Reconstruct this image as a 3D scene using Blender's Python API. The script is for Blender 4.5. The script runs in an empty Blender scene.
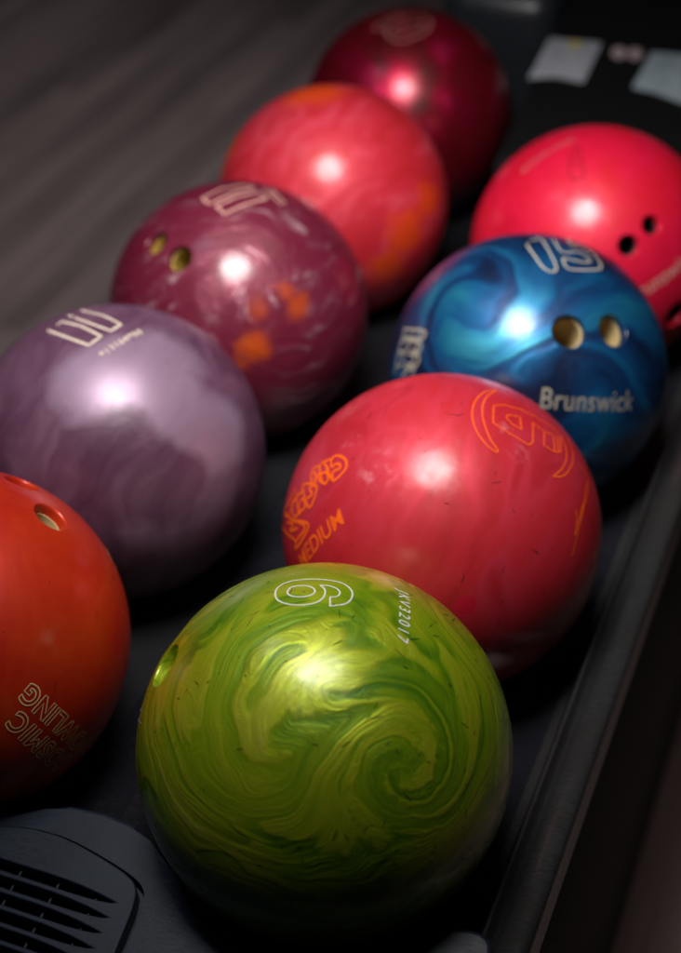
import bpy, bmesh, math, random
import numpy as np
from mathutils import Vector, Matrix

random.seed(7)
sc = bpy.context.scene
COL = sc.collection
R = 0.1080                       # bowling ball radius, metres

# ------------------------------------------------------------------ camera --
CAM = np.array([0.2402199670662446, -0.5810088474017301, 0.6561015752384856])
MR = np.array([[0.9329660195580776, 0.3598532056923439, -0.008948558705200838],
               [0.20604453499721936, -0.5542511627276057, -0.8064436113039006],
               [-0.295161067804913, 0.7505406844189333, -0.5912432875595484]])
F, PW, PH = 1555.288, 681.0, 953.0
cd = bpy.data.cameras.new('camera')
cam = bpy.data.objects.new('camera', cd)
COL.objects.link(cam)
rot = Matrix((MR[0], -MR[1], -MR[2])).transposed()
cam.matrix_world = Matrix.Translation(Vector(CAM)) @ rot.to_4x4()
cd.sensor_width = 36
cd.sensor_fit = 'AUTO'
cd.lens = 36 * F / PH
cd.clip_start = 0.01
cd.clip_end = 100
cd.dof.use_dof = True
cd.dof.focus_distance = 0.88
cd.dof.aperture_fstop = 3.8
sc.camera = cam

# ----------------------------------------------------------------- helpers --
def ray(px, py):
    r = MR.T @ np.array([(px - PW / 2) / F, (py - PH / 2) / F, 1.0])
    return r / np.linalg.norm(r)

def on_ball(c, px, py):
    """direction (unit) from a ball's centre to the spot of its shell seen there"""
    c = np.array(c); r = ray(px, py); o = CAM - c
    b = r @ o; q = o @ o - R * R; disc = b * b - q
    if disc < 0:                              # just off the limb: nearest limb point
        P = o - b * r
        return Vector(P / np.linalg.norm(P))
    P = o + r * (-b - math.sqrt(disc))
    return Vector(P / np.linalg.norm(P))

def tag(o, label=None, cat=None, group=None, kind=None):
    if label: o['label'] = label
    if cat: o['category'] = cat
    if group: o['group'] = group
    if kind: o['kind'] = kind
    return o

def link(name, me, mats, parent=None):
    o = bpy.data.objects.new(name, me)
    COL.objects.link(o)
    for m in (mats if isinstance(mats, (list, tuple)) else [mats]):
        me.materials.append(m)
    if parent: o.parent = parent
    return o

def from_bm(name, bm, mats, parent=None, smooth_deg=35):
    bmesh.ops.recalc_face_normals(bm, faces=bm.faces)
    for f in bm.faces: f.smooth = True
    for e in bm.edges:
        if len(e.link_faces) == 2 and e.calc_face_angle(0) > math.radians(smooth_deg):
            e.smooth = False
    me = bpy.data.meshes.new(name)
    bm.to_mesh(me); bm.free()
    return link(name, me, mats, parent)

def empty(name, loc):
    o = bpy.data.objects.new(name, None)
    o.empty_display_size = 0.05
    COL.objects.link(o); o.location = loc
    return o

# ---------------------------------------------------------- node shorthand --
class NT:
    def __init__(s, name):
        s.m = bpy.data.materials.new(name); s.m.use_nodes = True
        s.t = s.m.node_tree; s.t.nodes.clear()
        s.out = s.t.nodes.new('ShaderNodeOutputMaterial')
        s.bsdf = s.t.nodes.new('ShaderNodeBsdfPrincipled')
        s.t.links.new(s.bsdf.outputs[0], s.out.inputs[0])
    def put(s, sock, v):
        if v is None: return
        if isinstance(v, bpy.types.NodeSocket): s.t.links.new(v, sock)
        else:
            if sock.type == 'RGBA' and len(v) == 3: v = (*v, 1)
            sock.default_value = v
    def set(s, **kw):
        for k, v in kw.items():
            s.put(s.bsdf.inputs[k.replace('_', ' ')], v)
    def math(s, op, a, b=0.0, c=None, clamp=False):
        n = s.t.nodes.new('ShaderNodeMath'); n.operation = op; n.use_clamp = clamp
        s.put(n.inputs[0], a); s.put(n.inputs[1], b)
        if c is not None: s.put(n.inputs[2], c)
        return n.outputs[0]
    def vec(s, op, a, b=None, scale=None):
        n = s.t.nodes.new('ShaderNodeVectorMath'); n.operation = op
        s.put(n.inputs[0], a)
        if b is not None: s.put(n.inputs[1], b)
        if scale is not None: s.put(n.inputs['Scale'], scale)
        return n.outputs['Value'] if op in ('DOT_PRODUCT', 'DISTANCE', 'LENGTH') else n.outputs[0]
    def coord(s):
        n = s.t.nodes.new('ShaderNodeTexCoord'); return n.outputs['Object']
    def noise(s, p, scale, detail=3, rough=0.5, dist=0.0, col=False):
        n = s.t.nodes.new('ShaderNodeTexNoise')
        s.put(n.inputs['Vector'], p); s.put(n.inputs['Scale'], scale)
        s.put(n.inputs['Detail'], detail); s.put(n.inputs['Roughness'], rough)
        s.put(n.inputs['Distortion'], dist)
        return n.outputs['Color'] if col else n.outputs[0]
    def ramp(s, f, stops, interp='LINEAR'):
        n = s.t.nodes.new('ShaderNodeValToRGB'); r = n.color_ramp; r.interpolation = interp
        while len(r.elements) < len(stops): r.elements.new(0.5)
        for e, (p, c) in zip(r.elements, stops):
            e.position = p; e.color = (*c, 1) if not isinstance(c, (int, float)) else (c, c, c, 1)
        s.put(n.inputs[0], f); return n.outputs[0]
    def rng(s, f, a, b, lo=0.0, hi=1.0, smooth=True):
        n = s.t.nodes.new('ShaderNodeMapRange')
        if smooth: n.interpolation_type = 'SMOOTHSTEP'
        s.put(n.inputs[0], f)
        for k, v in enumerate((a, b, lo, hi)): s.put(n.inputs[1 + k], v)
        return n.outputs[0]
    def mix(s, f, a, b, mode='MIX'):
        n = s.t.nodes.new('ShaderNodeMix'); n.data_type = 'RGBA'; n.blend_type = mode
        s.put(n.inputs[0], f); s.put(n.inputs[6], a); s.put(n.inputs[7], b)
        return n.outputs[2]
    def warp(s, p, scale, amt, detail=2):
        c = s.noise(p, scale, detail, col=True)
        return s.vec('ADD', p, s.vec('SCALE', s.vec('SUBTRACT', c, (0.5, 0.5, 0.5)), scale=amt))
    def vortex(s, p, c, ang, size):
        d = s.vec('DISTANCE', p, tuple(c))
        g = s.math('MULTIPLY', s.math('EXPONENT', s.math('MULTIPLY', s.math('MULTIPLY', d, d), -1.0 / size ** 2)), ang)
        n = s.t.nodes.new('ShaderNodeVectorRotate'); n.rotation_type = 'AXIS_ANGLE'
        s.put(n.inputs['Vector'], p); s.put(n.inputs['Center'], (0, 0, 0))
        s.put(n.inputs['Axis'], tuple(c)); s.put(n.inputs['Angle'], g)
        return n.outputs[0]
    def stretch(s, p, ax, k):
        """scale p by k[i] along the three axes ax[i]"""
        n = s.t.nodes.new('ShaderNodeCombineXYZ')
        for i in range(3):
            s.put(n.inputs[i], s.math('MULTIPLY', s.vec('DOT_PRODUCT', p, tuple(ax[i])), k[i]))
        return n.outputs[0]
    def blob(s, p, c, r, soft=0.5):
        return s.rng(s.vec('DISTANCE', p, tuple(c)), r, r * (1 - soft))
    def bump(s, h, strength, dist=0.001):
        n = s.t.nodes.new('ShaderNodeBump'); s.put(n.inputs['Height'], h)
        n.inputs['Strength'].default_value = strength; n.inputs['Distance'].default_value = dist
        return n.outputs[0]

def basic(name, col, rough=0.5, metal=0.0, var=0.15, spec=0.5, coat=0.0):
    n = NT(name); p = n.coord()
    f = n.noise(p, 60, 4, 0.6)
    n.set(Base_Color=n.mix(f, tuple(c * (1 - var) for c in col), tuple(c * (1 + var) for c in col)),
          Roughness=n.rng(f, 0.2, 0.8, rough * 0.85, min(1, rough * 1.15)), Metallic=metal)
    n.put(n.bsdf.inputs['Specular IOR Level'], spec)
    n.put(n.bsdf.inputs['Coat Weight'], coat)
    return n.m

VR = Vector(MR[0]); VU = Vector(-MR[1]); VB = Vector(-MR[2])     # view axes, used to lay out grain directions

def unit(n):                       # object coordinates scaled to a unit ball
    return n.vec('SCALE', n.coord(), scale=1 / R)

def finish(n, color, pearl, bump=None, rough=0.42, coat_rough=0.13, metal=0.5, coat=0.6):
    p = n.coord()
    wear = n.noise(p, 90, 5, 0.65)
    cr = n.rng(wear, 0.3, 0.75, coat_rough * 0.8, coat_rough * 1.6)
    n.set(Base_Color=color, Metallic=n.math('MULTIPLY', pearl, metal), Roughness=rough,
          Coat_Weight=coat, Coat_Roughness=cr, Coat_IOR=1.5)
    n.put(n.bsdf.inputs['Specular IOR Level'], 0.3)
    if bump is not None: n.put(n.bsdf.inputs['Normal'], bump)
    return n.m

# --------------------------------------------------------------- the balls --
C = {'green': (0, 0, 0), 'crimson': (0, .216, 0), 'blue': (0, .432, 0), 'pink': (0, .648, 0),
     'orange': (-.2506, .0074, 0), 'purple': (-.2506, .2234, 0), 'maroon': (-.2506, .4394, 0),
     'coral': (-.2506, .6554, 0), 'dark': (-.2506, .8714, 0)}

def mat_green():
    n = NT('green_swirl_resin'); c = C['green']; p = unit(n)
    h = lambda x, y: on_ball(c, x, y)
    q = n.warp(p, 1.6, 0.26)
    q = n.vortex(q, h(408, 762), 5.2, 0.24)
    q = n.vortex(q, h(295, 735), -2.4, 0.44)
    q = n.vortex(q, h(452, 600), 2.6, 0.32)
    q = n.vortex(q, h(205, 650), 1.3, 0.34)
    near = n.rng(n.vec('DISTANCE', p, tuple(h(420, 775))), .42, .05)
    jit = n.vec('SUBTRACT', n.noise(p, 7.5, 3, .6, col=True), (.5, .5, .5))
    q = n.vec('ADD', q, n.vec('SCALE', jit, scale=n.math('MULTIPLY', near, .24)))
    a1 = h(318, 672); a0 = (VR - a1 * VR.dot(a1)).normalized(); ax = (a0, a1, a0.cross(a1))
    qs = n.warp(n.warp(q, 3.2, 0.10, 2), 9.0, 0.018, 2)
    big = n.noise(n.stretch(qs, ax, (0.75, 2.6, 0.75)), 1.6, 1.5, 0.4, 0.4)
    fine = n.noise(n.stretch(q, ax, (0.5, 7.0, 0.5)), 6.0, 5, 0.6, 0.6)
    patch = n.rng(n.noise(q, 1.9, 2), .44, .64)
    # folded pearl sheets: each fold brightens slowly, then drops at a crisp edge
    fd = n.math('ADD', n.math('MULTIPLY', big, 4.4), n.math('MULTIPLY', n.math('MULTIPLY', n.math('SUBTRACT', fine, .5), patch), 0.75))
    t = n.math('FRACT', fd)
    v = n.math('MULTIPLY', n.rng(t, 0.0, 0.84), n.rng(t, 1.0, 0.84))
    v2 = n.noise(n.stretch(qs, ax, (0.6, 2.6, 0.6)), 1.8, 2, .45, .4)
    g = n.math('ADD', n.math('MULTIPLY', v, .24), n.math('ADD', n.math('MULTIPLY', v2, .62), n.math('MULTIPLY', n.math('SUBTRACT', fine, .5), .22)))
    col = n.ramp(g, [(0.22, (.075, .195, .001)), (0.32, (.200, .345, .002)), (0.45, (.345, .450, .006)),
                     (0.60, (.50, .57, .020)), (0.78, (.70, .73, .09))])
    lobe = n.rng(g, 0.15, 0.75, 0.45, 1.0)
    return finish(n, col, lobe, n.bump(n.math('ADD', n.math('MULTIPLY', v, .10), n.math('MULTIPLY', fine, .28)), 0.24, 0.02), rough=0.44, coat_rough=0.21, metal=0.55, coat=1.0)

def mat_crimson():
    n = NT('crimson_smoky_resin'); c = C['crimson']; h = lambda x, y: on_ball(c, x, y); p = unit(n)
    q = n.warp(p, 1.4, 0.35)
    ax = (VR * .35 + VU * .94, VR * .94 - VU * .35, VB)
    f = n.noise(n.stretch(q, ax, (0.7, 2.4, 1)), 1.5, 3, 0.5, 0.6)
    col = n.ramp(f, [(0.36, (.40, .010, .018)), (0.50, (.48, .016, .028)), (0.60, (.54, .026, .050)), (0.72, (.46, .014, .024))])
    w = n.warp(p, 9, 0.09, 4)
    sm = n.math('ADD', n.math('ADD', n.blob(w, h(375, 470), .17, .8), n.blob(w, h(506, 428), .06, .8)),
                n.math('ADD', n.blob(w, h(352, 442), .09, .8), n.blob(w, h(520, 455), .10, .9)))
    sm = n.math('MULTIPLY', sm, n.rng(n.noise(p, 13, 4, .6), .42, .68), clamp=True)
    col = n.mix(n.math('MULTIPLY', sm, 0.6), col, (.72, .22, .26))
    pin = n.blob(p, h(466, 606), .075, .3)
    col = n.mix(pin, col, (.55, .006, .03))
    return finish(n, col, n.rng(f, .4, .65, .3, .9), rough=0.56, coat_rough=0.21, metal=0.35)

def mat_blue():
    n = NT('blue_pearl_resin'); c = C['blue']; h = lambda x, y: on_ball(c, x, y); p = unit(n)
    q = n.warp(p, 2.0, 0.30)
    q = n.vortex(q, h(470, 300), 2.6, .5); q = n.vortex(q, h(560, 360), -2.2, .45)
    ax = (VR * .95 - VU * .3, VU * .95 + VR * .3, VB)
    f = n.noise(n.stretch(q, ax, (0.7, 1.9, 1)), 1.5, 3, 0.5, 0.5)
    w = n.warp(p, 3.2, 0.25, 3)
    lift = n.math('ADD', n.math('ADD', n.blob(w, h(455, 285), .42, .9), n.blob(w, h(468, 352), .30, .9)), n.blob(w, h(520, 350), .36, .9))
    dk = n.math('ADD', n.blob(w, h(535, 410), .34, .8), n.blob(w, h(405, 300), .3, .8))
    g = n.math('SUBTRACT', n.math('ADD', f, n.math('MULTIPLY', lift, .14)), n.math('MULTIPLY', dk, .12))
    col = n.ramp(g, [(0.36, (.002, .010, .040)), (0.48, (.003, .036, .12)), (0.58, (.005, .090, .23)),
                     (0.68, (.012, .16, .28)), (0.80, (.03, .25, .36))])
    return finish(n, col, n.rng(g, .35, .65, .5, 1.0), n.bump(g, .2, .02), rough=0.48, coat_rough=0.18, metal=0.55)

def mat_pink():
    n = NT('hot_pink_resin'); c = C['pink']; p = unit(n)
    f = n.noise(n.warp(p, 1.5, .4), 2.2, 3, .5)
    col = n.ramp(f, [(0.35, (.58, .004, .016)), (0.55, (.66, .005, .042)), (0.7, (.60, .003, .028))])
    return finish(n, col, f, rough=0.54, coat_rough=0.20, metal=0.3)

def mat_orange():
    n = NT('vermilion_resin'); c = C['orange']; h = lambda x, y: on_ball(c, x, y); p = unit(n)
    f = n.noise(n.stretch(n.warp(p, 1.6, .45), (VR, VU, VB), (1.8, .8, 1)), 2.0, 4, .55, .5)
    col = n.ramp(f, [(0.35, (.46, .014, .002)), (0.52, (.56, .028, .003)), (0.66, (.62, .050, .005)), (.75, (.50, .02, .003))])
    return finish(n, col, f, rough=0.55, coat_rough=0.20, metal=0.6)

def mat_purple():
    n = NT('mauve_pearl_resin'); c = C['purple']; h = lambda x, y: on_ball(c, x, y); p = unit(n)
    ax = (VR * .5 + VU * .87, VR * .87 - VU * .5, VB)
    f = n.noise(n.stretch(n.warp(p, 1.8, .4), ax, (.7, 2.6, 1)), 1.7, 4, .55, .6)
    col = n.ramp(f, [(0.35, (.075, .027, .058)), (0.50, (.105, .044, .082)), (0.66, (.145, .070, .115))])
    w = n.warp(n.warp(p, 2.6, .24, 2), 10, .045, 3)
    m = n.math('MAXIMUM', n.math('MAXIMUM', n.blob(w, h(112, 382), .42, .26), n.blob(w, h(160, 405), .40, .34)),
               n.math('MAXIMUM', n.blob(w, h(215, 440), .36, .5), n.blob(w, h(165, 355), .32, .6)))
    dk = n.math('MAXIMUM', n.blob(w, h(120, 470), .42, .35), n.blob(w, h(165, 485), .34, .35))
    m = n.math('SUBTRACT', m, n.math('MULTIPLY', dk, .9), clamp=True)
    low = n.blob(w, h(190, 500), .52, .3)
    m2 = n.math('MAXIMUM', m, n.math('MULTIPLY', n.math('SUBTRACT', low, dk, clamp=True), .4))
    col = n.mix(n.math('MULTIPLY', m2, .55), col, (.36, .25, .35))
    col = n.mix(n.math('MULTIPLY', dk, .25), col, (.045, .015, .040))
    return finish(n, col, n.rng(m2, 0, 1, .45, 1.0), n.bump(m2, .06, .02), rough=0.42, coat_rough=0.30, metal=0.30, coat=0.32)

def mat_maroon():
    n = NT('maroon_cloud_resin'); c = C['maroon']; h = lambda x, y: on_ball(c, x, y); p = unit(n)
    q = n.vortex(n.warp(p, 2.2, .35), h(250, 300), 1.5, .6)
    ax = (VR * .97 + VU * .22, VU * .97 - VR * .22, VB)
    f = n.noise(n.stretch(q, ax, (1.0, 2.2, 1)), 3.4, 6, .68, .3)
    col = n.ramp(f, [(0.40, (.115, .007, .022)), (0.54, (.150, .014, .036)), (0.60, (.20, .045, .072)), (0.70, (.48, .28, .31))])
    w = n.warp(p, 7, .20, 5)
    o = n.math('MAXIMUM', n.math('MAXIMUM', n.blob(w, h(253, 349), .18, .7), n.math('MULTIPLY', n.blob(w, h(298, 305), .15, .8), .8)),
               n.math('MAXIMUM', n.math('MULTIPLY', n.blob(w, h(258, 308), .13, .9), .6), n.math('MULTIPLY', n.blob(w, h(285, 292), .11, .8), .7)))
    col = n.mix(n.math('MULTIPLY', o, .9), col, (.45, .060, .004))
    return finish(n, col, n.rng(f, .4, .65, .2, .9), n.bump(f, .3, .01), rough=0.42, coat_rough=0.15, metal=0.45)

def mat_coral():
    n = NT('coral_swirl_resin'); c = C['coral']; h = lambda x, y: on_ball(c, x, y); p = unit(n)
    q = n.warp(p, 2.0, .4)
    f = n.noise(n.stretch(q, (VR * .7 + VU * .7, VU * .7 - VR * .7, VB), (.8, 2.2, 1)), 2.2, 4, .55, .5)
    col = n.ramp(f, [(0.35, (.44, .014, .020)), (0.52, (.52, .020, .040)), (0.62, (.58, .046, .075)), (0.72, (.48, .018, .032))])
    w = n.warp(p, 6.5, .26, 5)
    o = n.math('MAXIMUM', n.math('MAXIMUM', n.blob(w, h(408, 232), .27, .6), n.blob(w, h(388, 265), .22, .6)),
               n.math('MAXIMUM', n.blob(w, h(312, 92), .36, .7), n.blob(w, h(230, 150), .24, .7)))
    o = n.math('MAXIMUM', o, n.blob(w, h(428, 200), .22, .7))
    col = n.mix(n.math('MULTIPLY', o, .85), col, (.66, .060, .003))
    return finish(n, col, f, rough=0.54, coat_rough=0.20, metal=0.3)

def mat_dark():
    n = NT('garnet_pearl_resin'); c = C['dark']; h = lambda x, y: on_ball(c, x, y); p = unit(n)
    q = n.warp(p, 2.2, .3)
    f = n.noise(n.stretch(q, (VU, VR, VB), (.8, 2.2, 1)), 1.8, 3, .5, .5)
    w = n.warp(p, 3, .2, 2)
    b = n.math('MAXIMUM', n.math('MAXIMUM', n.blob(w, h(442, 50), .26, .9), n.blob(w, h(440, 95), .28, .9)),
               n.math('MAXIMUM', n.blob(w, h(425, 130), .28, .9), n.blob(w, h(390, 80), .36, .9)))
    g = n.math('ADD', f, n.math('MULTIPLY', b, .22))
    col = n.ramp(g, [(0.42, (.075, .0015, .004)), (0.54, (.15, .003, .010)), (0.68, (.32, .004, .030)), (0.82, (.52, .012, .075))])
    return finish(n, col, n.rng(g, .4, .7, .4, 1), rough=0.44, coat_rough=0.20, metal=0.8)

def ink(name, col, rough=0.55):
    return basic(name, col, rough, var=0.12, spec=0.25)

INK_WHITE = ink('white_engraving', (.78, .78, .72))
INK_ORANGE = ink('orange_engraving', (.80, .105, .006))
INK_TAN = ink('tan_engraving', (.75, .56, .29))
INK_CREAM = ink('cream_engraving', (.50, .45, .34))
INK_DIM = ink('worn_cream_engraving', (.27, .25, .20))
INK_MAUVE = ink('faded_pink_engraving', (.52, .28, .24))
INK_BEIGE = ink('beige_engraving', (.60, .50, .40))
INK_GREYRED = ink('grey_red_engraving', (.36, .12, .12))
INK_DARKRED = ink('dark_red_engraving', (.20, .002, .008))
SCUFF_RED = ink('dark_red_scuff', (.09, .006, .005), 0.8)
SCUFF = ink('dark_scuff', (.010, .012, .003), 0.8)
INSERT_CREAM = basic('cream_finger_insert', (.42, .31, .14), 0.6, var=.1)
INSERT_OLIVE = basic('olive_finger_insert', (.30, .20, .03), 0.45, var=.1)
INSERT_BLACK = basic('black_finger_insert', (.006, .006, .006), 0.5, var=.1)

def frame_at(c, px, py, dx, dy):
    """tangent frame on a ball: n outwards, u along the pixel direction (dx, dy), v to its left"""
    n = on_ball(c, px, py); L = math.hypot(dx, dy)
    m = on_ball(c, px + 3 * dx / L, py + 3 * dy / L)
    u = (m - n); u -= n * u.dot(n); u.normalize()
    return n, u, n.cross(u)

def wrap(fr, a, b, lift=0.00025):
    n, u, v = fr; r = math.hypot(a, b)
    if r < 1e-9: return n * (R + lift)
    t = r / R
    return (n * math.cos(t) + (u * a + v * b) * (math.sin(t) / r)) * (R + lift)

def ribbon(bm, pts, w, closed=False, lift=0.0002, taper=False, mi=0):
    """flat strip of width w along points that lie round the ball"""
    P = [Vector(p).normalized() for p in pts]; N = len(P); L, Rr = [], []
    for i in range(N):
        a = P[i - 1] if (i > 0 or closed) else P[i]
        b = P[(i + 1) % N] if (i < N - 1 or closed) else P[i]
        t = (b - a)
        s = t.cross(P[i])
        if s.length < 1e-12: s = P[i].orthogonal()
        s.normalize()
        k = w / 2
        if taper: k *= max(0.15, math.sin(math.pi * (i + .3) / (N - .4)))
        L.append(bm.verts.new((P[i] * R + s * k).normalized() * (R + lift)))
        Rr.append(bm.verts.new((P[i] * R - s * k).normalized() * (R + lift)))
    for i in range(N if closed else N - 1):
        j = (i + 1) % N
        try:
            f = bm.faces.new((L[i], L[j], Rr[j], Rr[i])); f.material_index = mi; f.smooth = True
        except ValueError: pass

def smooth_line(pts, n=5):
    """Catmull-Rom through pixel points"""
    P = [np.array(p, float) for p in pts]
    if len(P) < 3: return [tuple(P[0] + (P[-1] - P[0]) * k / 8) for k in range(9)]
    P = [2 * P[0] - P[1]] + P + [2 * P[-1] - P[-2]]; out = []
    for i in range(1, len(P) - 2):
        for k in range(n):
            t = k / n
            out.append(tuple(.5 * (2 * P[i] + (P[i + 1] - P[i - 1]) * t + (2 * P[i - 1] - 5 * P[i] + 4 * P[i + 1] - P[i + 2]) * t * t
                                   + (3 * P[i] - P[i - 1] - 3 * P[i + 1] + P[i + 2]) * t ** 3)))
    out.append(tuple(P[-2])); return out

def straight_line(pts, n=4):
    out = []
    for a, b in zip(pts[:-1], pts[1:]):
        for k in range(n): out.append((a[0] + (b[0] - a[0]) * k / n, a[1] + (b[1] - a[1]) * k / n))
    out.append(pts[-1]); return out

def drawn_mark(name, ball, c, lines, w, mat, org=(0, 0), s=1.0, curve=True):
    """engraved strokes: polylines read off the ball, laid on its shell"""
    bm = bmesh.new()
    for ln in lines:
        ln = [(org[0] + x / s, org[1] + y / s) for x, y in ln]
        ln = smooth_line(ln) if curve else straight_line(ln)
        ribbon(bm, [on_ball(c, *q) for q in ln], w)
    return from_bm(name, bm, mat, ball)

def text_polys(txt, shear=0.0, spacing=1.0, fill=True, bold=0.0):
    cu = bpy.data.curves.new('t', 'FONT'); cu.body = txt; cu.align_x = 'CENTER'; cu.align_y = 'CENTER'
    cu.shear = shear; cu.space_character = spacing; cu.resolution_u = 6; cu.offset = bold
    cu.fill_mode = 'BOTH' if fill else 'NONE'
    o = bpy.data.objects.new('t', cu); COL.objects.link(o)
    bpy.context.view_layer.update()
    me = bpy.data.meshes.new_from_object(o.evaluated_get(bpy.context.evaluated_depsgraph_get()))
    bpy.data.objects.remove(o); bpy.data.curves.remove(cu)
    return me

def lettering(name, ball, c, txt, px, py, dx, dy, height, mat, sx=1.0, outline=None, shear=0.0, spacing=1.0, bold=0.0, arc=0.0):
    me = text_polys(txt, shear, spacing, True, bold); fr = frame_at(c, px, py, dx, dy)
    ys = [v.co.y for v in me.vertices]; xs = [v.co.x for v in me.vertices]
    y0 = (max(ys) + min(ys)) / 2; x0 = (max(xs) + min(xs)) / 2
    s = height / (max(ys) - min(ys))
    def flat(v):
        a, b = (v.x - x0) * s * sx, (v.y - y0) * s
        return a, b + arc * a * a
    bm = bmesh.new()
    if outline is None:
        vs = [bm.verts.new(wrap(fr, *flat(v.co))) for v in me.vertices]
        for f in me.polygons:
            try: bm.faces.new([vs[i] for i in f.vertices])
            except ValueError: pass
    else:
        adj = {}; cnt = {}
        for f in me.polygons:
            for k in f.edge_keys: cnt[k] = cnt.get(k, 0) + 1
        for k, m_ in cnt.items():
            if m_ != 1: continue
            a, b = k; adj.setdefault(a, []).append(b); adj.setdefault(b, []).append(a)
        seen = set()
        for st in adj:
            if st in seen: continue
            loop = [st]; seen.add(st); cur = st
            while True:
                nx = [k for k in adj[cur] if k not in seen]
                if not nx: break
                cur = nx[0]; seen.add(cur); loop.append(cur)
            ribbon(bm, [wrap(fr, *flat(me.vertices[i].co)) for i in loop], outline, closed=True)
    bpy.data.meshes.remove(me)
    return from_bm(name, bm, mat, ball)

def lathe(bm, prof, axis, seg=40, close_ends=True):
    a = axis.normalized(); u = a.orthogonal().normalized(); v = a.cross(u); rings = []
    for r, h in prof:
        rings.append([bm.verts.new(a * h + (u * math.cos(2 * math.pi * k / seg) + v * math.sin(2 * math.pi * k / seg)) * r) for k in range(seg)])
    for A, B in zip(rings[:-1], rings[1:]):
        for k in range(seg): bm.faces.new((A[k], A[(k + 1) % seg], B[(k + 1) % seg], B[k]))
    if close_ends:
        bm.faces.new(rings[0][::-1]); bm.faces.new(rings[-1])

RB = R - 0.00008
def make_ball(key, label, mat, holes=(), insert=None, scuffs=0, scuff_len=(.002, .009)):
    c = C[key]
    bm = bmesh.new()
    bmesh.ops.create_uvsphere(bm, u_segments=160, v_segments=96, radius=RB)
    me = bpy.data.meshes.new('bowling_ball'); bm.to_mesh(me); bm.free()
    o = link('bowling_ball', me, mat)
    dirs = []
    for (px, py, rad) in holes:
        d = on_ball(c, px, py); dirs.append((d, rad))
        k = bmesh.new(); hs = math.sqrt(RB * RB - rad * rad); ch = .0022
        prof = [(rad, hs - .066)] + [(rad + ch * (1 - math.cos(t)), hs - ch + ch * math.sin(t) + .0003) for t in (0, .4, .8, 1.15)] + [(rad + ch * 1.1, hs + .012)]
        lathe(k, prof, d); bmesh.ops.recalc_face_normals(k, faces=k.faces)
        km = bpy.data.meshes.new('k'); k.to_mesh(km); k.free()
        ko = bpy.data.objects.new('k', km); COL.objects.link(ko)
        md = o.modifiers.new('cut', 'BOOLEAN'); md.operation = 'DIFFERENCE'; md.object = ko; md.solver = 'EXACT'
        bpy.context.view_layer.update()
        new = bpy.data.meshes.new_from_object(o.evaluated_get(bpy.context.evaluated_depsgraph_get()))
        o.modifiers.clear(); o.data = new; bpy.data.objects.remove(ko); bpy.data.meshes.remove(km)
    bm = bmesh.new(); bm.from_mesh(o.data)
    for f in bm.faces: f.smooth = True; f.material_index = 0
    for e in bm.edges:
        if len(e.link_faces) == 2 and e.calc_face_angle(0) > math.radians(28): e.smooth = False
    if scuffs:
        rnd = random.Random(11)
        for _ in range(scuffs):
            z = rnd.uniform(-1, 1); a = rnd.uniform(0, 2 * math.pi); s = math.sqrt(1 - z * z)
            n = Vector((s * math.cos(a), s * math.sin(a), z))
            if any((n - d).length < .3 for d, _r in dirs): continue
            u = n.orthogonal().normalized(); v = n.cross(u); th = rnd.gauss(.6, .8)
            t = u * math.cos(th) + v * math.sin(th); b = n.cross(t)
            L = rnd.uniform(*scuff_len) * rnd.choice((.3, .5, 1, 1)); bend = rnd.uniform(-.06, .06)
            pts = [(n * R + t * (L * (k / 6 - .5)) + b * bend * L * (4 * (k / 6 - .5) ** 2)) for k in range(7)]
            ribbon(bm, pts, rnd.uniform(.00032, .0007), lift=.00006, taper=True, mi=1)
    me = bpy.data.meshes.new('bowling_ball'); bm.to_mesh(me); bm.free()
    old = o.data; o.data = me; bpy.data.meshes.remove(old)
    me.materials.append(mat)
    if scuffs: me.materials.append(SCUFF if key == 'green' else SCUFF_RED)
    # exact sphere normals on the shell
    nor = [tuple(cn.vector) for cn in me.corner_normals]
    for p in me.polygons:
        if min(me.vertices[i].co.length for i in p.vertices) > RB * .9990:
            for li in p.loop_indices:
                nor[li] = tuple(me.vertices[me.loops[li].vertex_index].co.normalized())
    me.normals_split_custom_set(nor)
    o.location = c
    tag(o, label, 'bowling ball', 'bowling balls resting on the return rack')
    if insert:
        for d, rad in dirs:
            k = bmesh.new(); hs = math.sqrt(RB * RB - rad * rad)
            ro, ri = rad - .0001, rad - .0012
            lathe(k, [(ri * .98, hs - .060), (ri, hs - .0068), (ro, hs - .0066), (ro, hs - .0640), (ri * .5, hs - .0640)], d, close_ends=False)
            # floor of the cup
            a = d.normalized(); u = a.orthogonal().normalized(); v = a.cross(u)
            k.faces.new([k.verts.new(a * (hs - .060) + (u * math.cos(2 * math.pi * j / 40) + v * math.sin(2 * math.pi * j / 40)) * ri * .98) for j in range(40)])
            from_bm('finger_insert', k, insert, o)
    return o

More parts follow.
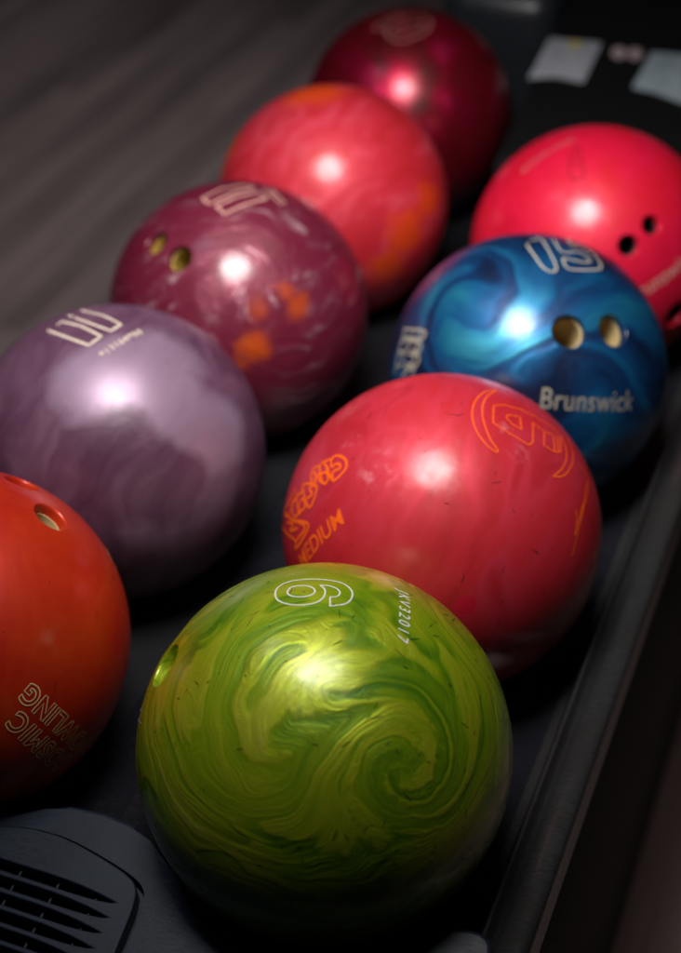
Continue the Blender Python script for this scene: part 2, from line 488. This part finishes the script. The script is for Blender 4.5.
# green ball, nearest right
g = make_ball('green', 'marbled lime green ball with a white outlined 6, nearest in the right row', mat_green(),
              [(164, 665, .0125), (176, 634, .0125)], None, scuffs=420)
O1 = ((260, 560), 3.405)
def loop(pts): return pts + [pts[0]]
drawn_mark('number_mark', g, C['green'], [
    [(238, 158), (239, 142), (238, 127)], [(238, 127), (262, 125), (272, 113), (262, 99), (235, 89), (204, 87)],
    [(204, 87), (218, 98), (222, 112), (214, 130), (190, 146), (145, 154), (95, 151), (62, 138), (52, 118), (60, 96), (92, 77), (150, 67), (220, 68), (280, 80), (311, 104), (312, 130), (290, 150), (238, 158)],
    [(93, 108), (106, 94), (140, 88), (172, 92), (187, 105), (178, 118), (150, 126), (115, 125), (97, 118), (93, 108)]], .00085, INK_WHITE, *O1)
lettering('serial_lettering', g, C['green'], 'JKV32017', 403, 612, -.03, 1, .0088, INK_WHITE, shear=.1, spacing=1.35, sx=.93)
drawn_mark('scratched_mark', g, C['green'], [[(137, 706), (142, 712), (138, 722)], [(143, 706), (138, 716), (141, 724)]], .0006, INK_CREAM)

# crimson ball, second in the right row
r6 = make_ball('crimson', 'smoky crimson ball with orange bracketed emblem and MEDIUM lettering, behind the green one', mat_crimson(), scuffs=200)
O3 = ((470, 380), 4.864)
drawn_mark('bracket', r6, C['crimson'], [
    [(128, 52), (75, 58), (28, 100), (10, 165), (30, 245), (80, 315), (128, 350), (136, 342)],
    [(128, 52), (85, 80), (60, 130), (66, 200), (95, 280), (136, 342)]], .0009, INK_ORANGE, *O3)
drawn_mark('bracket', r6, C['crimson'], [
    [(404, 470), (455, 466), (494, 415), (500, 350), (474, 285)],
    [(404, 470), (445, 435), (468, 385), (466, 335), (448, 285)]], .0009, INK_ORANGE, *O3)
drawn_mark('number_mark', r6, C['crimson'], [
    [(115, 125), (112, 208), (190, 258), (285, 316), (305, 306), (306, 208), (360, 252), (360, 318), (412, 350), (440, 352)],
    [(115, 125), (165, 122), (250, 146), (330, 186), (400, 232), (440, 270), (442, 352)],
    [(176, 183), (186, 170), (243, 180), (250, 240), (205, 216), (176, 183)],
    [(360, 252), (406, 268), (412, 350)], [(424, 272), (430, 352)]], .0009, INK_ORANGE, *O3, curve=False)
drawn_mark('signature', r6, C['crimson'], [
    [(530, 410), (568, 470), (572, 545), (556, 610), (530, 720), (498, 855)],
    [(516, 632), (520, 690), (510, 760), (528, 690), (545, 610)], [(552, 600), (534, 700), (560, 560), (566, 500)]], .0008, INK_ORANGE, *O3)
O2 = ((270, 440), 6.81)
drawn_mark('graffiti_lettering', r6, C['crimson'], [
    [(430, 285), (480, 240), (520, 190), (515, 135), (470, 108), (425, 125), (420, 180), (465, 160), (480, 190), (430, 220), (430, 285)],
    [(420, 130), (345, 170), (360, 290), (395, 275), (385, 190), (420, 270)], [(370, 160), (400, 210), (350, 230)],
    [(345, 175), (290, 205), (285, 285), (310, 300), (315, 240), (350, 290)], [(295, 215), (330, 250), (340, 200)],
    [(310, 300), (250, 300), (225, 330), (265, 460), (310, 380), (315, 310), (270, 330), (290, 370), (250, 400)],
    [(235, 345), (185, 390), (200, 480), (240, 455), (225, 400), (205, 430), (190, 500)],
    [(190, 400), (150, 430), (165, 520), (215, 490)], [(175, 325), (130, 420), (100, 490), (125, 520), (160, 430), (185, 350)],
    [(100, 500), (150, 540), (185, 550), (265, 585), (180, 740), (175, 690), (120, 640), (80, 590)],
    [(120, 560), (160, 575), (135, 620), (190, 600)], [(150, 545), (240, 590), (180, 690)]], .0019, INK_ORANGE, *O2)
lettering('weight_lettering', r6, C['crimson'], 'MEDIUM', 317, 540, 22, -25, .0105, INK_ORANGE, shear=.15, bold=.012)

# blue ball, third in the right row
b = make_ball('blue', 'teal and navy pearl ball with two cream lined finger holes and an outlined 15', mat_blue(),
              [(569, 331, .0122), (613.5, 330, .0118)], INSERT_CREAM)
O7 = ((500, 220), 3.783)
drawn_mark('number_mark', b, C['blue'], [
    [(100, 92), (170, 186), (214, 182), (160, 78), (132, 74)], [(112, 78), (140, 74)],
    [(200, 72), (236, 122), (300, 122), (338, 150), (326, 162), (246, 146), (240, 158), (264, 186), (362, 188), (382, 172), (350, 128), (300, 100), (272, 98), (254, 76)]],
    .0012, INK_CREAM, *O7)
lettering('maker_lettering', b, C['blue'], 'Brunswick', 592, 401, 86, 2, .0155, INK_DIM, sx=.78, spacing=1.05)
drawn_mark('side_lettering', b, C['blue'], [
    [(404, 329), (424, 331), (422, 339), (404, 337)], [(402, 342), (410, 340), (405, 352), (399, 350)], [(411, 341), (421, 343), (419, 352), (411, 350)],
    [(398, 354), (404, 353), (401, 365), (396, 366)], [(408, 354), (419, 356), (416, 366), (406, 363)], [(405, 330), (399, 352), (395, 374)],
    [(421, 331), (412, 364), (402, 376)], [(404, 367), (414, 369), (412, 374)], [(414, 333), (406, 352)]], .0020, INK_DIM)

# hot pink ball at the back of the right row
pk = make_ball('pink', 'hot pink ball with three black finger holes, last in the right row by the hood', mat_pink(),
               [(651.5, 225, .0080), (628.5, 245.5, .0086), (677, 314, .0125)], INSERT_BLACK)
drawn_mark('number_mark', pk, C['pink'], [[(262, 85), (266, 178), (288, 186), (316, 172), (300, 60)], [(282, 60), (290, 150)]], .0013, INK_DARKRED, (500, 130), 3.762)
lettering('small_lettering', pk, C['pink'], 'BOWLING', 547, 153, 44, -27, .0070, INK_GREYRED, sx=1.0, spacing=1.2)
lettering('maker_lettering', pk, C['pink'], 'Brunswick', 664, 276, 37, -27, .0125, INK_MAUVE, sx=.95, bold=.004)

# vermilion ball, nearest left
og = make_ball('orange', 'vermilion orange ball with tan COSMIC BOWLING outline lettering, nearest in the left row', mat_orange(),
               [(51, 516, .0108), (22, 482, .0108)], INSERT_CREAM, scuffs=150)
lettering('lettering', og, C['orange'], 'COSMIC', 44, 748, -46, -42, .0128, INK_TAN, outline=.00080, spacing=1.2, sx=1.0, bold=.03)
lettering('lettering', og, C['orange'], 'BOWLING', 63, 726, -44, -42, .0128, INK_TAN, outline=.00080, spacing=1.15, sx=.95, bold=.03)
drawn_mark('side_mark', og, C['orange'], [[(108, 548), (113, 558), (116, 568)], [(106, 549), (111, 560)]], .0009, INK_TAN)

# mauve ball, second left
pu = make_ball('purple', 'mauve pearl ball with squared outline number and serial lettering, behind the orange one', mat_purple())
O5 = ((40, 300), 5.238)
drawn_mark('number_mark', pu, C['purple'], [
    [(42, 160), (255, 238), (320, 190), (215, 138), (110, 112), (90, 134)], [(150, 82), (372, 163), (424, 128), (330, 82), (215, 55)]], .0021, INK_BEIGE, *O5, curve=False)
lettering('serial_lettering', pu, C['purple'], '913164900', 121, 341.5, 58, -34, .0052, INK_BEIGE, spacing=1.25, bold=.02)

# maroon ball, third left
ma = make_ball('maroon', 'maroon ball with cloudy pink streaks, orange spots and two olive lined finger holes', mat_maroon(),
               [(155.5, 242.5, .0098), (179, 258, .0102)], INSERT_OLIVE)
O6 = ((180, 170), 5.675)
drawn_mark('number_mark', ma, C['maroon'], [
    [(205, 205), (252, 250), (370, 195), (495, 160), (440, 128), (330, 150), (205, 205)], [(125, 160), (165, 195), (300, 130), (420, 100), (360, 84), (240, 105), (125, 160)]],
    .0022, INK_MAUVE, *O6, curve=False)
drawn_mark('side_lettering', ma, C['maroon'], [[(470, 100), (500, 120), (540, 140)], [(520, 110), (560, 150), (600, 190)], [(500, 130), (580, 200)]], .0016, INK_MAUVE, *O6)

# coral ball, fourth left
make_ball('coral', 'coral red ball with orange swirls and no writing, between maroon and garnet balls', mat_coral())

# garnet ball, last left
dr = make_ball('dark', 'dark garnet red ball with a faded outlined 10, farthest in the left row', mat_dark())
O8 = ((350, 0), 6.19)
drawn_mark('number_mark', dr, C['dark'], [
    [(230, 160), (290, 120), (370, 95), (450, 95), (500, 130), (495, 175), (440, 215), (360, 250), (290, 255), (240, 230), (220, 190), (230, 160)],
    [(275, 185), (330, 155), (400, 135), (445, 140), (440, 165), (390, 190), (330, 205), (285, 205), (275, 185)],
    [(150, 165), (200, 130), (280, 95), (350, 80)], [(140, 180), (195, 180), (225, 160)]], .0016, INK_GREYRED, *O8)

# ---------------------------------------------------------------- the rack --
def plastic(name, col, rough, dust=0.3, dustcol=(.16, .19, .24), spec=.4):
    n = NT(name); p = n.coord()
    f = n.noise(p, 14, 6, .65); s = n.noise(n.vec('MULTIPLY', p, (1, 6, 1)), 160, 4, .7); sp = n.noise(p, 420, 2, .5)
    d = n.math('MULTIPLY', n.rng(f, .42, .75), n.rng(s, .40, .75))
    spk = n.rng(sp, .70, .78)
    d = n.math('ADD', n.math('MULTIPLY', d, dust), n.math('MULTIPLY', spk, dust * .5), clamp=True)
    n.set(Base_Color=n.mix(d, col, dustcol), Roughness=n.rng(s, .3, .75, rough * .75, rough * 1.25))
    n.put(n.bsdf.inputs['Specular IOR Level'], spec)
    n.put(n.bsdf.inputs['Normal'], n.bump(n.noise(p, 900, 2, .5), .12, .0006))
    return n.m
TRAY = plastic('slate_tray_plastic', (.009, .0095, .013), .26, .10)
RAIL = plastic('slate_rail_plastic', (.021, .0205, .0205), .32, .15)
CAPM = plastic('blue_grey_cap_plastic', (.012, .018, .031), .42, .35, (.055, .085, .14), .26)
SIDE = plastic('black_side_plastic', (.004, .004, .0055), .7, .04, (.01, .01, .012), .2)
BLACK = basic('matt_black', (.006, .006, .006), .7)

rack = empty('ball_return_rack', (-.1253, .4, -.60))
tag(rack, 'slate grey ball return rack with two ball troughs and a vented end cap', 'ball rack')
def local(o, parent):               # keep world coordinates while parented
    o.parent = parent
    bpy.context.view_layer.update()
    o.matrix_parent_inverse = parent.matrix_world.inverted()
    return o

def extrude_y(prof, y0, y1, ny=1, closed=False):
    bm = bmesh.new(); rows = []
    for k in range(ny + 1):
        y = y0 + (y1 - y0) * k / ny
        rows.append([bm.verts.new((x, y, z)) for x, z in prof])
    m = len(prof)
    for A, B in zip(rows[:-1], rows[1:]):
        for i in range(m if closed else m - 1):
            j = (i + 1) % m
            bm.faces.new((A[i], A[j], B[j], B[i]))
    if closed:
        bm.faces.new(rows[0]); bm.faces.new(rows[-1][::-1])
    return bm

YA, YB = -.052, 1.15
XC = -.1253
# tray: two troughs with a ridge between, closed underneath
top = []
for i in range(49):
    x = XC - .224 + .448 * i / 48
    d = abs(x - XC); q = abs(d - .1253)
    z = -.1082 + 1.9 * q * q
    top.append((x, z))
tray_prof = top + [(XC + .226, -.16), (XC - .226, -.16)]
local(from_bm('tray', extrude_y(tray_prof, YA, YB, 1, True), TRAY), rack)
def rail(sgn):
    pr = [(.0935, -.0905), (.0985, -.0885), (.1045, -.086), (.1075, -.078), (.1090, -.066), (.1100, -.0612), (.1112, -.0595), (.1127, -.0597), (.1138, -.0612),
          (.1150, -.0655), (.1168, -.0672), (.1188, -.0655), (.1205, -.0622), (.1235, -.0598), (.1290, -.0582), (.1335, -.0580), (.1362, -.0586), (.1380, -.0600), (.1388, -.0625), (.1390, -.0680), (.1390, -.095), (.0935, -.095)]
    P = [((XC + .1253 + x) if sgn > 0 else (XC - .1253 - x), z) for x, z in [(a, b - .0015) for a, b in pr]]
    return local(from_bm('rail', extrude_y(P, YA - .10, YB, 1, True), RAIL), rack)
rail(1); rail(-1)
def box_bm(x0, x1, y0, y1, z0, z1, bev=0.0, seg=3):
    bm = bmesh.new(); bmesh.ops.create_cube(bm, size=1)
    for v in bm.verts:
        v.co = ((x0 + x1) / 2 + v.co.x * (x1 - x0), (y0 + y1) / 2 + v.co.y * (y1 - y0), (z0 + z1) / 2 + v.co.z * (z1 - z0))
    if bev: bmesh.ops.bevel(bm, geom=list(bm.edges), offset=bev, segments=seg, affect='EDGES', profile=.5)
    return bm
# body of the rack down to the floor
local(from_bm('base_cabinet', box_bm(XC - .2625, XC + .2625, -.13, YB, -.598, -.0965, .004), SIDE), rack)

# end cap: plate with two scallops that clear the front balls, tongue between
def prism(bm, pts, z0, z1):
    A = [bm.verts.new((x, y, z0)) for x, y in pts]; B = [bm.verts.new((x, y, z1)) for x, y in pts]
    n = len(pts)
    bm.faces.new(B); bm.faces.new(A[::-1])
    for i in range(n): bm.faces.new((A[i], A[(i + 1) % n], B[(i + 1) % n], B[i]))
    return bm
TILT = math.radians(11); PIV = Vector((XC, -.05, -.0565))
def tilt(bm):
    bmesh.ops.rotate(bm, verts=bm.verts, cent=PIV, matrix=Matrix.Rotation(TILT, 3, 'X'))
    return bm
rs = .0945
half = [(0, -.0440), (.0225, -.0462), (.0346, -.0529)]                # tongue tip, right half (offset from XC)
a0, a1 = math.radians(-138.3), math.radians(-40)
half += [(.1253 + rs * math.cos(a0 + (a1 - a0) * k / 28), rs * math.sin(a0 + (a1 - a0) * k / 28)) for k in range(29)]
half = [h for h in half if not (h[0] > .2 and h[1] > -.0525)]
half += [(.1253 + .0883, -.0512), (.1253 + .1044, -.0471), (.1253 + .1110, -.0470), (.1253 + .1160, -.0490), (.1253 + .1190, -.0525), (.1253 + .1204, -.0575), (.1253 + .1206, -.26)]
outline = [(XC + x, y) for x, y in half] + [(XC - x, y) for x, y in half[::-1]][:-1]
bm = prism(bmesh.new(), outline, -.0905, -.0565)
topf = [f for f in bm.faces if f.normal.z > .5 or len(f.verts) > 20]
tope = [e for e in bm.edges if all(v.co.z > -.06 for v in e.verts)]
bmesh.ops.bevel(bm, geom=tope, offset=.0030, segments=4, affect='EDGES', profile=.5)
tilt(bm)
cap = local(from_bm('end_cap', bm, CAPM), rack)

# vent panel with tapered louvre slots
def boolean(o, cut, op='DIFFERENCE'):
    md = o.modifiers.new('b', 'BOOLEAN'); md.operation = op; md.object = cut; md.solver = 'EXACT'
    bpy.context.view_layer.update()
    new = bpy.data.meshes.new_from_object(o.evaluated_get(bpy.context.evaluated_depsgraph_get()))
    old = o.data; o.modifiers.clear(); o.data = new; bpy.data.objects.remove(cut); bpy.data.meshes.remove(old)
pan = [(-.1428, -.0685), (-.1310, -.0699), (-.1207, -.0718), (-.1090, -.0744), (-.0987, -.0770), (-.0910, -.0796), (-.0858, -.0826), (-.0824, -.0872), (-.0806, -.0935), (-.0794, -.1010), (-.0778, -.1221), (-.0750, -.26),
       (-.32, -.26), (-.305, -.115), (-.290, -.1085), (-.260, -.1060), (-.235, -.1030), (-.215, -.0935), (-.200, -.0835), (-.1804, -.0742), (-.1623, -.0697)]
pan = [tuple(q) for q in smooth_line(pan[:11], 4)] + pan[11:14] + [tuple(q) for q in smooth_line(pan[14:] + pan[:1], 4)][:-1]
def offset_poly(P, d):
    out = []; n = len(P)
    for i in range(n):
        a, b_, c_ = Vector(P[i - 1]), Vector(P[i]), Vector(P[(i + 1) % n])
        t = (c_ - a).normalized(); d_ = d + .0026 * max(0, -t.y) ** 2; out.append((b_.x - t.y * d_, b_.y + t.x * d_))
    return out
# recess in the cap round the panel
kb = tilt(prism(bmesh.new(), offset_poly(pan, .0019), -.0640, -.02)); bmesh.ops.recalc_face_normals(kb, faces=kb.faces)
km = bpy.data.meshes.new('k'); kb.to_mesh(km); kb.free(); ko = bpy.data.objects.new('k', km); COL.objects.link(ko)
boolean(cap, ko)
for f in cap.data.polygons:
    if f.area > 2e-5: f.use_smooth = False
bm = prism(bmesh.new(), pan, -.080, -.0530)
tope = [e for e in bm.edges if all(v.co.z > -.06 for v in e.verts)]
bmesh.ops.bevel(bm, geom=tope, offset=.0026, segments=4, affect='EDGES', profile=.5)
panel = from_bm('vent_panel', tilt(bm), CAPM)
kb = bmesh.new()
for k in range(13):
    t, b_ = -.0929 - .0097 * k, -.0993 - .0097 * k; xr = -.0916; xl = (-.196, -.210, -.226, -.270)[min(k, 3)]; ty = -.0970 - .0097 * k
    P = [(xl, ty), (xl + .006, t - .0012), (xl + .016, t), (-.140, t), (-.126, t - .0002), (-.116, t - .0008), (-.106, t - .0018), (-.098, t - .0029), (xr, ty),
         (-.094, ty - .0009), (-.100, b_ + .0007), (-.108, b_ + .0002), (-.120, b_), (xl + .016, b_), (xl + .005, b_ + .0008)]
    prism(kb, P[::-1], -.095, -.03)
tilt(kb); bmesh.ops.recalc_face_normals(kb, faces=kb.faces)
km = bpy.data.meshes.new('k'); kb.to_mesh(km); kb.free(); ko = bpy.data.objects.new('k', km); COL.objects.link(ko)
boolean(panel, ko)
bm = bmesh.new(); bm.from_mesh(panel.data)
bmesh.ops.bevel(bm, geom=[e for e in bm.edges if len(e.link_faces) == 2 and e.calc_face_angle(0) > .9 and max(v.co.z for v in e.verts) > -.12
                          and all(abs((Matrix.Rotation(-TILT, 3, 'X') @ (v.co - PIV) + PIV).z + .0530) < .0004 for v in e.verts)],
                offset=.0008, segments=2, affect='EDGES', profile=.5)
bm.normal_update()
for f in bm.faces: f.smooth = f.calc_area() < 2e-5
for e in bm.edges:
    if len(e.link_faces) == 2 and e.calc_face_angle(0) > .6: e.smooth = False
bm.to_mesh(panel.data); bm.free()
if not panel.data.materials: panel.data.materials.append(CAPM)
panel.parent = cap; bpy.context.view_layer.update(); panel.matrix_parent_inverse = cap.matrix_world.inverted()
bm = bmesh.new()                                                      # cross ribs behind the slots
for i in range(6):
    vs = bmesh.ops.create_cube(bm, size=1)['verts']
    for v in vs: v.co = (-.1049 - i * .0252 + v.co.x * .0013, -.158 + v.co.y * .13, -.0625 + v.co.z * .008)
ribs = from_bm('vent_ribs', tilt(bm), CAPM); ribs.parent = cap; ribs.matrix_parent_inverse = cap.matrix_world.inverted()

# ---------------------------------------------------------------- the hood --
HOODM = plastic('black_hood_plastic', (.0025, .0025, .003), .7, .03, (.01, .01, .01), .12)
HOODB = plastic('charcoal_hood_plastic', (.014, .016, .020), .35, .08)
CARD = basic('white_card', (.25, .26, .29), .7, var=.4)
CARDB = basic('pale_blue_card', (.21, .26, .29), .7, var=.4)
YEL = basic('yellow_print', (.36, .29, .08), .6)
PINKP = basic('pink_grey_print', (.24, .18, .19), .6)
hood = empty('ball_return_hood', (.1, 1.2, -.10))
tag(hood, 'black ball return hood with two pale cards on its sloping top', 'ball return')
HT = math.tan(math.radians(14)); HY, HZ = .80, -.005
def hz(y): return HZ + (y - HY) * HT
bm = extrude_y([(0, 0)], 0, 1) if False else bmesh.new()
prof = [(HY, -.098), (HY, HZ - .014), (HY + .004, HZ - .004), (HY + .014, hz(HY + .014)), (1.13, hz(1.13)), (1.16, .14), (1.19, .42), (1.9, .50), (1.9, -.098)]
A = [bm.verts.new((-.138, y, z)) for y, z in prof]; B = [bm.verts.new((.60, y, z)) for y, z in prof]
bm.faces.new(A); bm.faces.new(B[::-1])
for i in range(len(prof)): bm.faces.new((A[i], A[(i + 1) % len(prof)], B[(i + 1) % len(prof)], B[i]))
bmesh.ops.recalc_face_normals(bm, faces=bm.faces)
bmesh.ops.bevel(bm, geom=[e for e in bm.edges if e.calc_face_angle(0) > .5], offset=.006, segments=3, affect='EDGES')
local(from_bm('housing', bm, HOODM), hood)
bm = box_bm(-.272, -.141, 1.03, 1.9, -.098, .085, .03, 5)
local(from_bm('side_housing', bm, HOODB), hood)
def hood_pt(px, py, lift=.0012):
    # where the sloping top is met
    r = ray(px, py); n = np.array([0, -HT, 1.0]); n /= np.linalg.norm(n)
    p0 = np.array([0, HY, HZ]) + n * lift
    return Vector(CAM + r * ((p0 - CAM) @ n) / (r @ n))
def card(name, pts, mat, th=.0011):
    bm = bmesh.new(); T = [bm.verts.new(hood_pt(*q, lift=th)) for q in pts]; D = [bm.verts.new(hood_pt(*q, lift=0.0002)) for q in pts]
    n = len(pts); bm.faces.new(T); bm.faces.new(D[::-1])
    for i in range(n): bm.faces.new((T[i], T[(i + 1) % n], D[(i + 1) % n], D[i]))
    return local(from_bm(name, bm, mat), hood)
card('card', [(550, 38), (602, 43), (583, 83), (555, 77), (528, 79)], CARD)
card('card', [(652, 52), (700, 56), (690, 106), (655, 93), (632, 88)], CARDB)
card('printed_spot', [(570, 40), (582, 41), (579, 48), (569, 47)], YEL, .0018)
def disc(cx, cy, r): return [(cx + r * math.cos(t * math.pi / 8), cy + r * .85 * math.sin(t * math.pi / 8)) for t in range(16)]
card('round_emblem', disc(619, 53, 7.5), PINKP); card('round_emblem', disc(635, 54, 7.5), PINKP)

# --------------------------------------------------------------- the floor --
def mat_floor():
    n = NT('worn_wood_floor'); p = n.coord()
    br = n.t.nodes.new('ShaderNodeTexBrick')
    n.put(br.inputs['Vector'], n.stretch(p, (Vector((0, 1, 0)), Vector((1, 0, 0)), Vector((0, 0, 1))), (1, 1, 1)))
    br.offset = .37
    for k, v in (('Color1', (.34, .34, .34, 1)), ('Color2', (.66, .66, .66, 1)), ('Mortar', (.2, .2, .2, 1)), ('Scale', 1.0), ('Mortar Size', .0015), ('Brick Width', 1.4), ('Row Height', .055)):
        br.inputs[k].default_value = v
    gr = n.noise(n.vec('MULTIPLY', p, (26, 1.2, 1)), 2.0, 5, .6)
    f = n.math('ADD', n.math('MULTIPLY', br.outputs[0], .55), n.math('MULTIPLY', gr, .45))
    n.set(Base_Color=n.ramp(f, [(.30, (.070, .052, .046)), (.5, (.165, .128, .115)), (.70, (.29, .225, .200))]), Roughness=n.rng(gr, .3, .7, .38, .55))
    return n.m
bm = bmesh.new(); bmesh.ops.create_grid(bm, x_segments=1, y_segments=1, size=14)
fl = from_bm('floor', bm, mat_floor()); fl.location = (0, 4, -.60); tag(fl, kind='structure')

# ---------------------------------------------------------------- lighting --
def lamp(name, kind, loc, target, energy, col, **kw):
    l = bpy.data.lights.new(name, kind); o = bpy.data.objects.new(name, l); COL.objects.link(o)
    o.location = loc; o.rotation_euler = (Vector(target) - Vector(loc)).to_track_quat('-Z', 'Y').to_euler()
    l.energy = energy; l.color = col
    for k, v in kw.items(): setattr(l, k, v)
    return o
lamp('key_lamp', 'AREA', (-.078, .07, .93), (-.14, .46, 0), 3.6, (1, .96, .93), shape='DISK', size=.42, spread=math.radians(77))
lamp('left_floor_fill', 'SPOT', (-.6, 1.2, 1.5), (-1.5, 1.75, -.6), 74, (.95, .90, 1), spot_size=math.radians(74), spot_blend=1.0, shadow_soft_size=.3)  # added spot, no fixture known there; brightens the left floor, clear of the balls
lamp('right_floor_fill', 'SPOT', (1.3, .4, 1.8), (.75, .5, -.6), 32, (1, .80, .80), spot_size=math.radians(42), spot_blend=1.0, shadow_soft_size=.2)  # invented spot from the right, lifts the floor strip beside the rack
lamp('cool_cap_fill', 'AREA', (-.76, .26, 1.27), (-.1, 0, -.05), .75, (.50, .70, 1), shape='DISK', size=.30)  # added bluish fill, placed to lift the end cap and put gleams on it
w = bpy.data.worlds.new('World'); sc.world = w; w.use_nodes = True
w.node_tree.nodes['Background'].inputs[0].default_value = (.55, .62, .80, 1)
w.node_tree.nodes['Background'].inputs[1].default_value = .004
sc.view_settings.view_transform = 'Standard'; sc.view_settings.look = 'None'
sc.view_settings.exposure = 0; sc.view_settings.gamma = 1
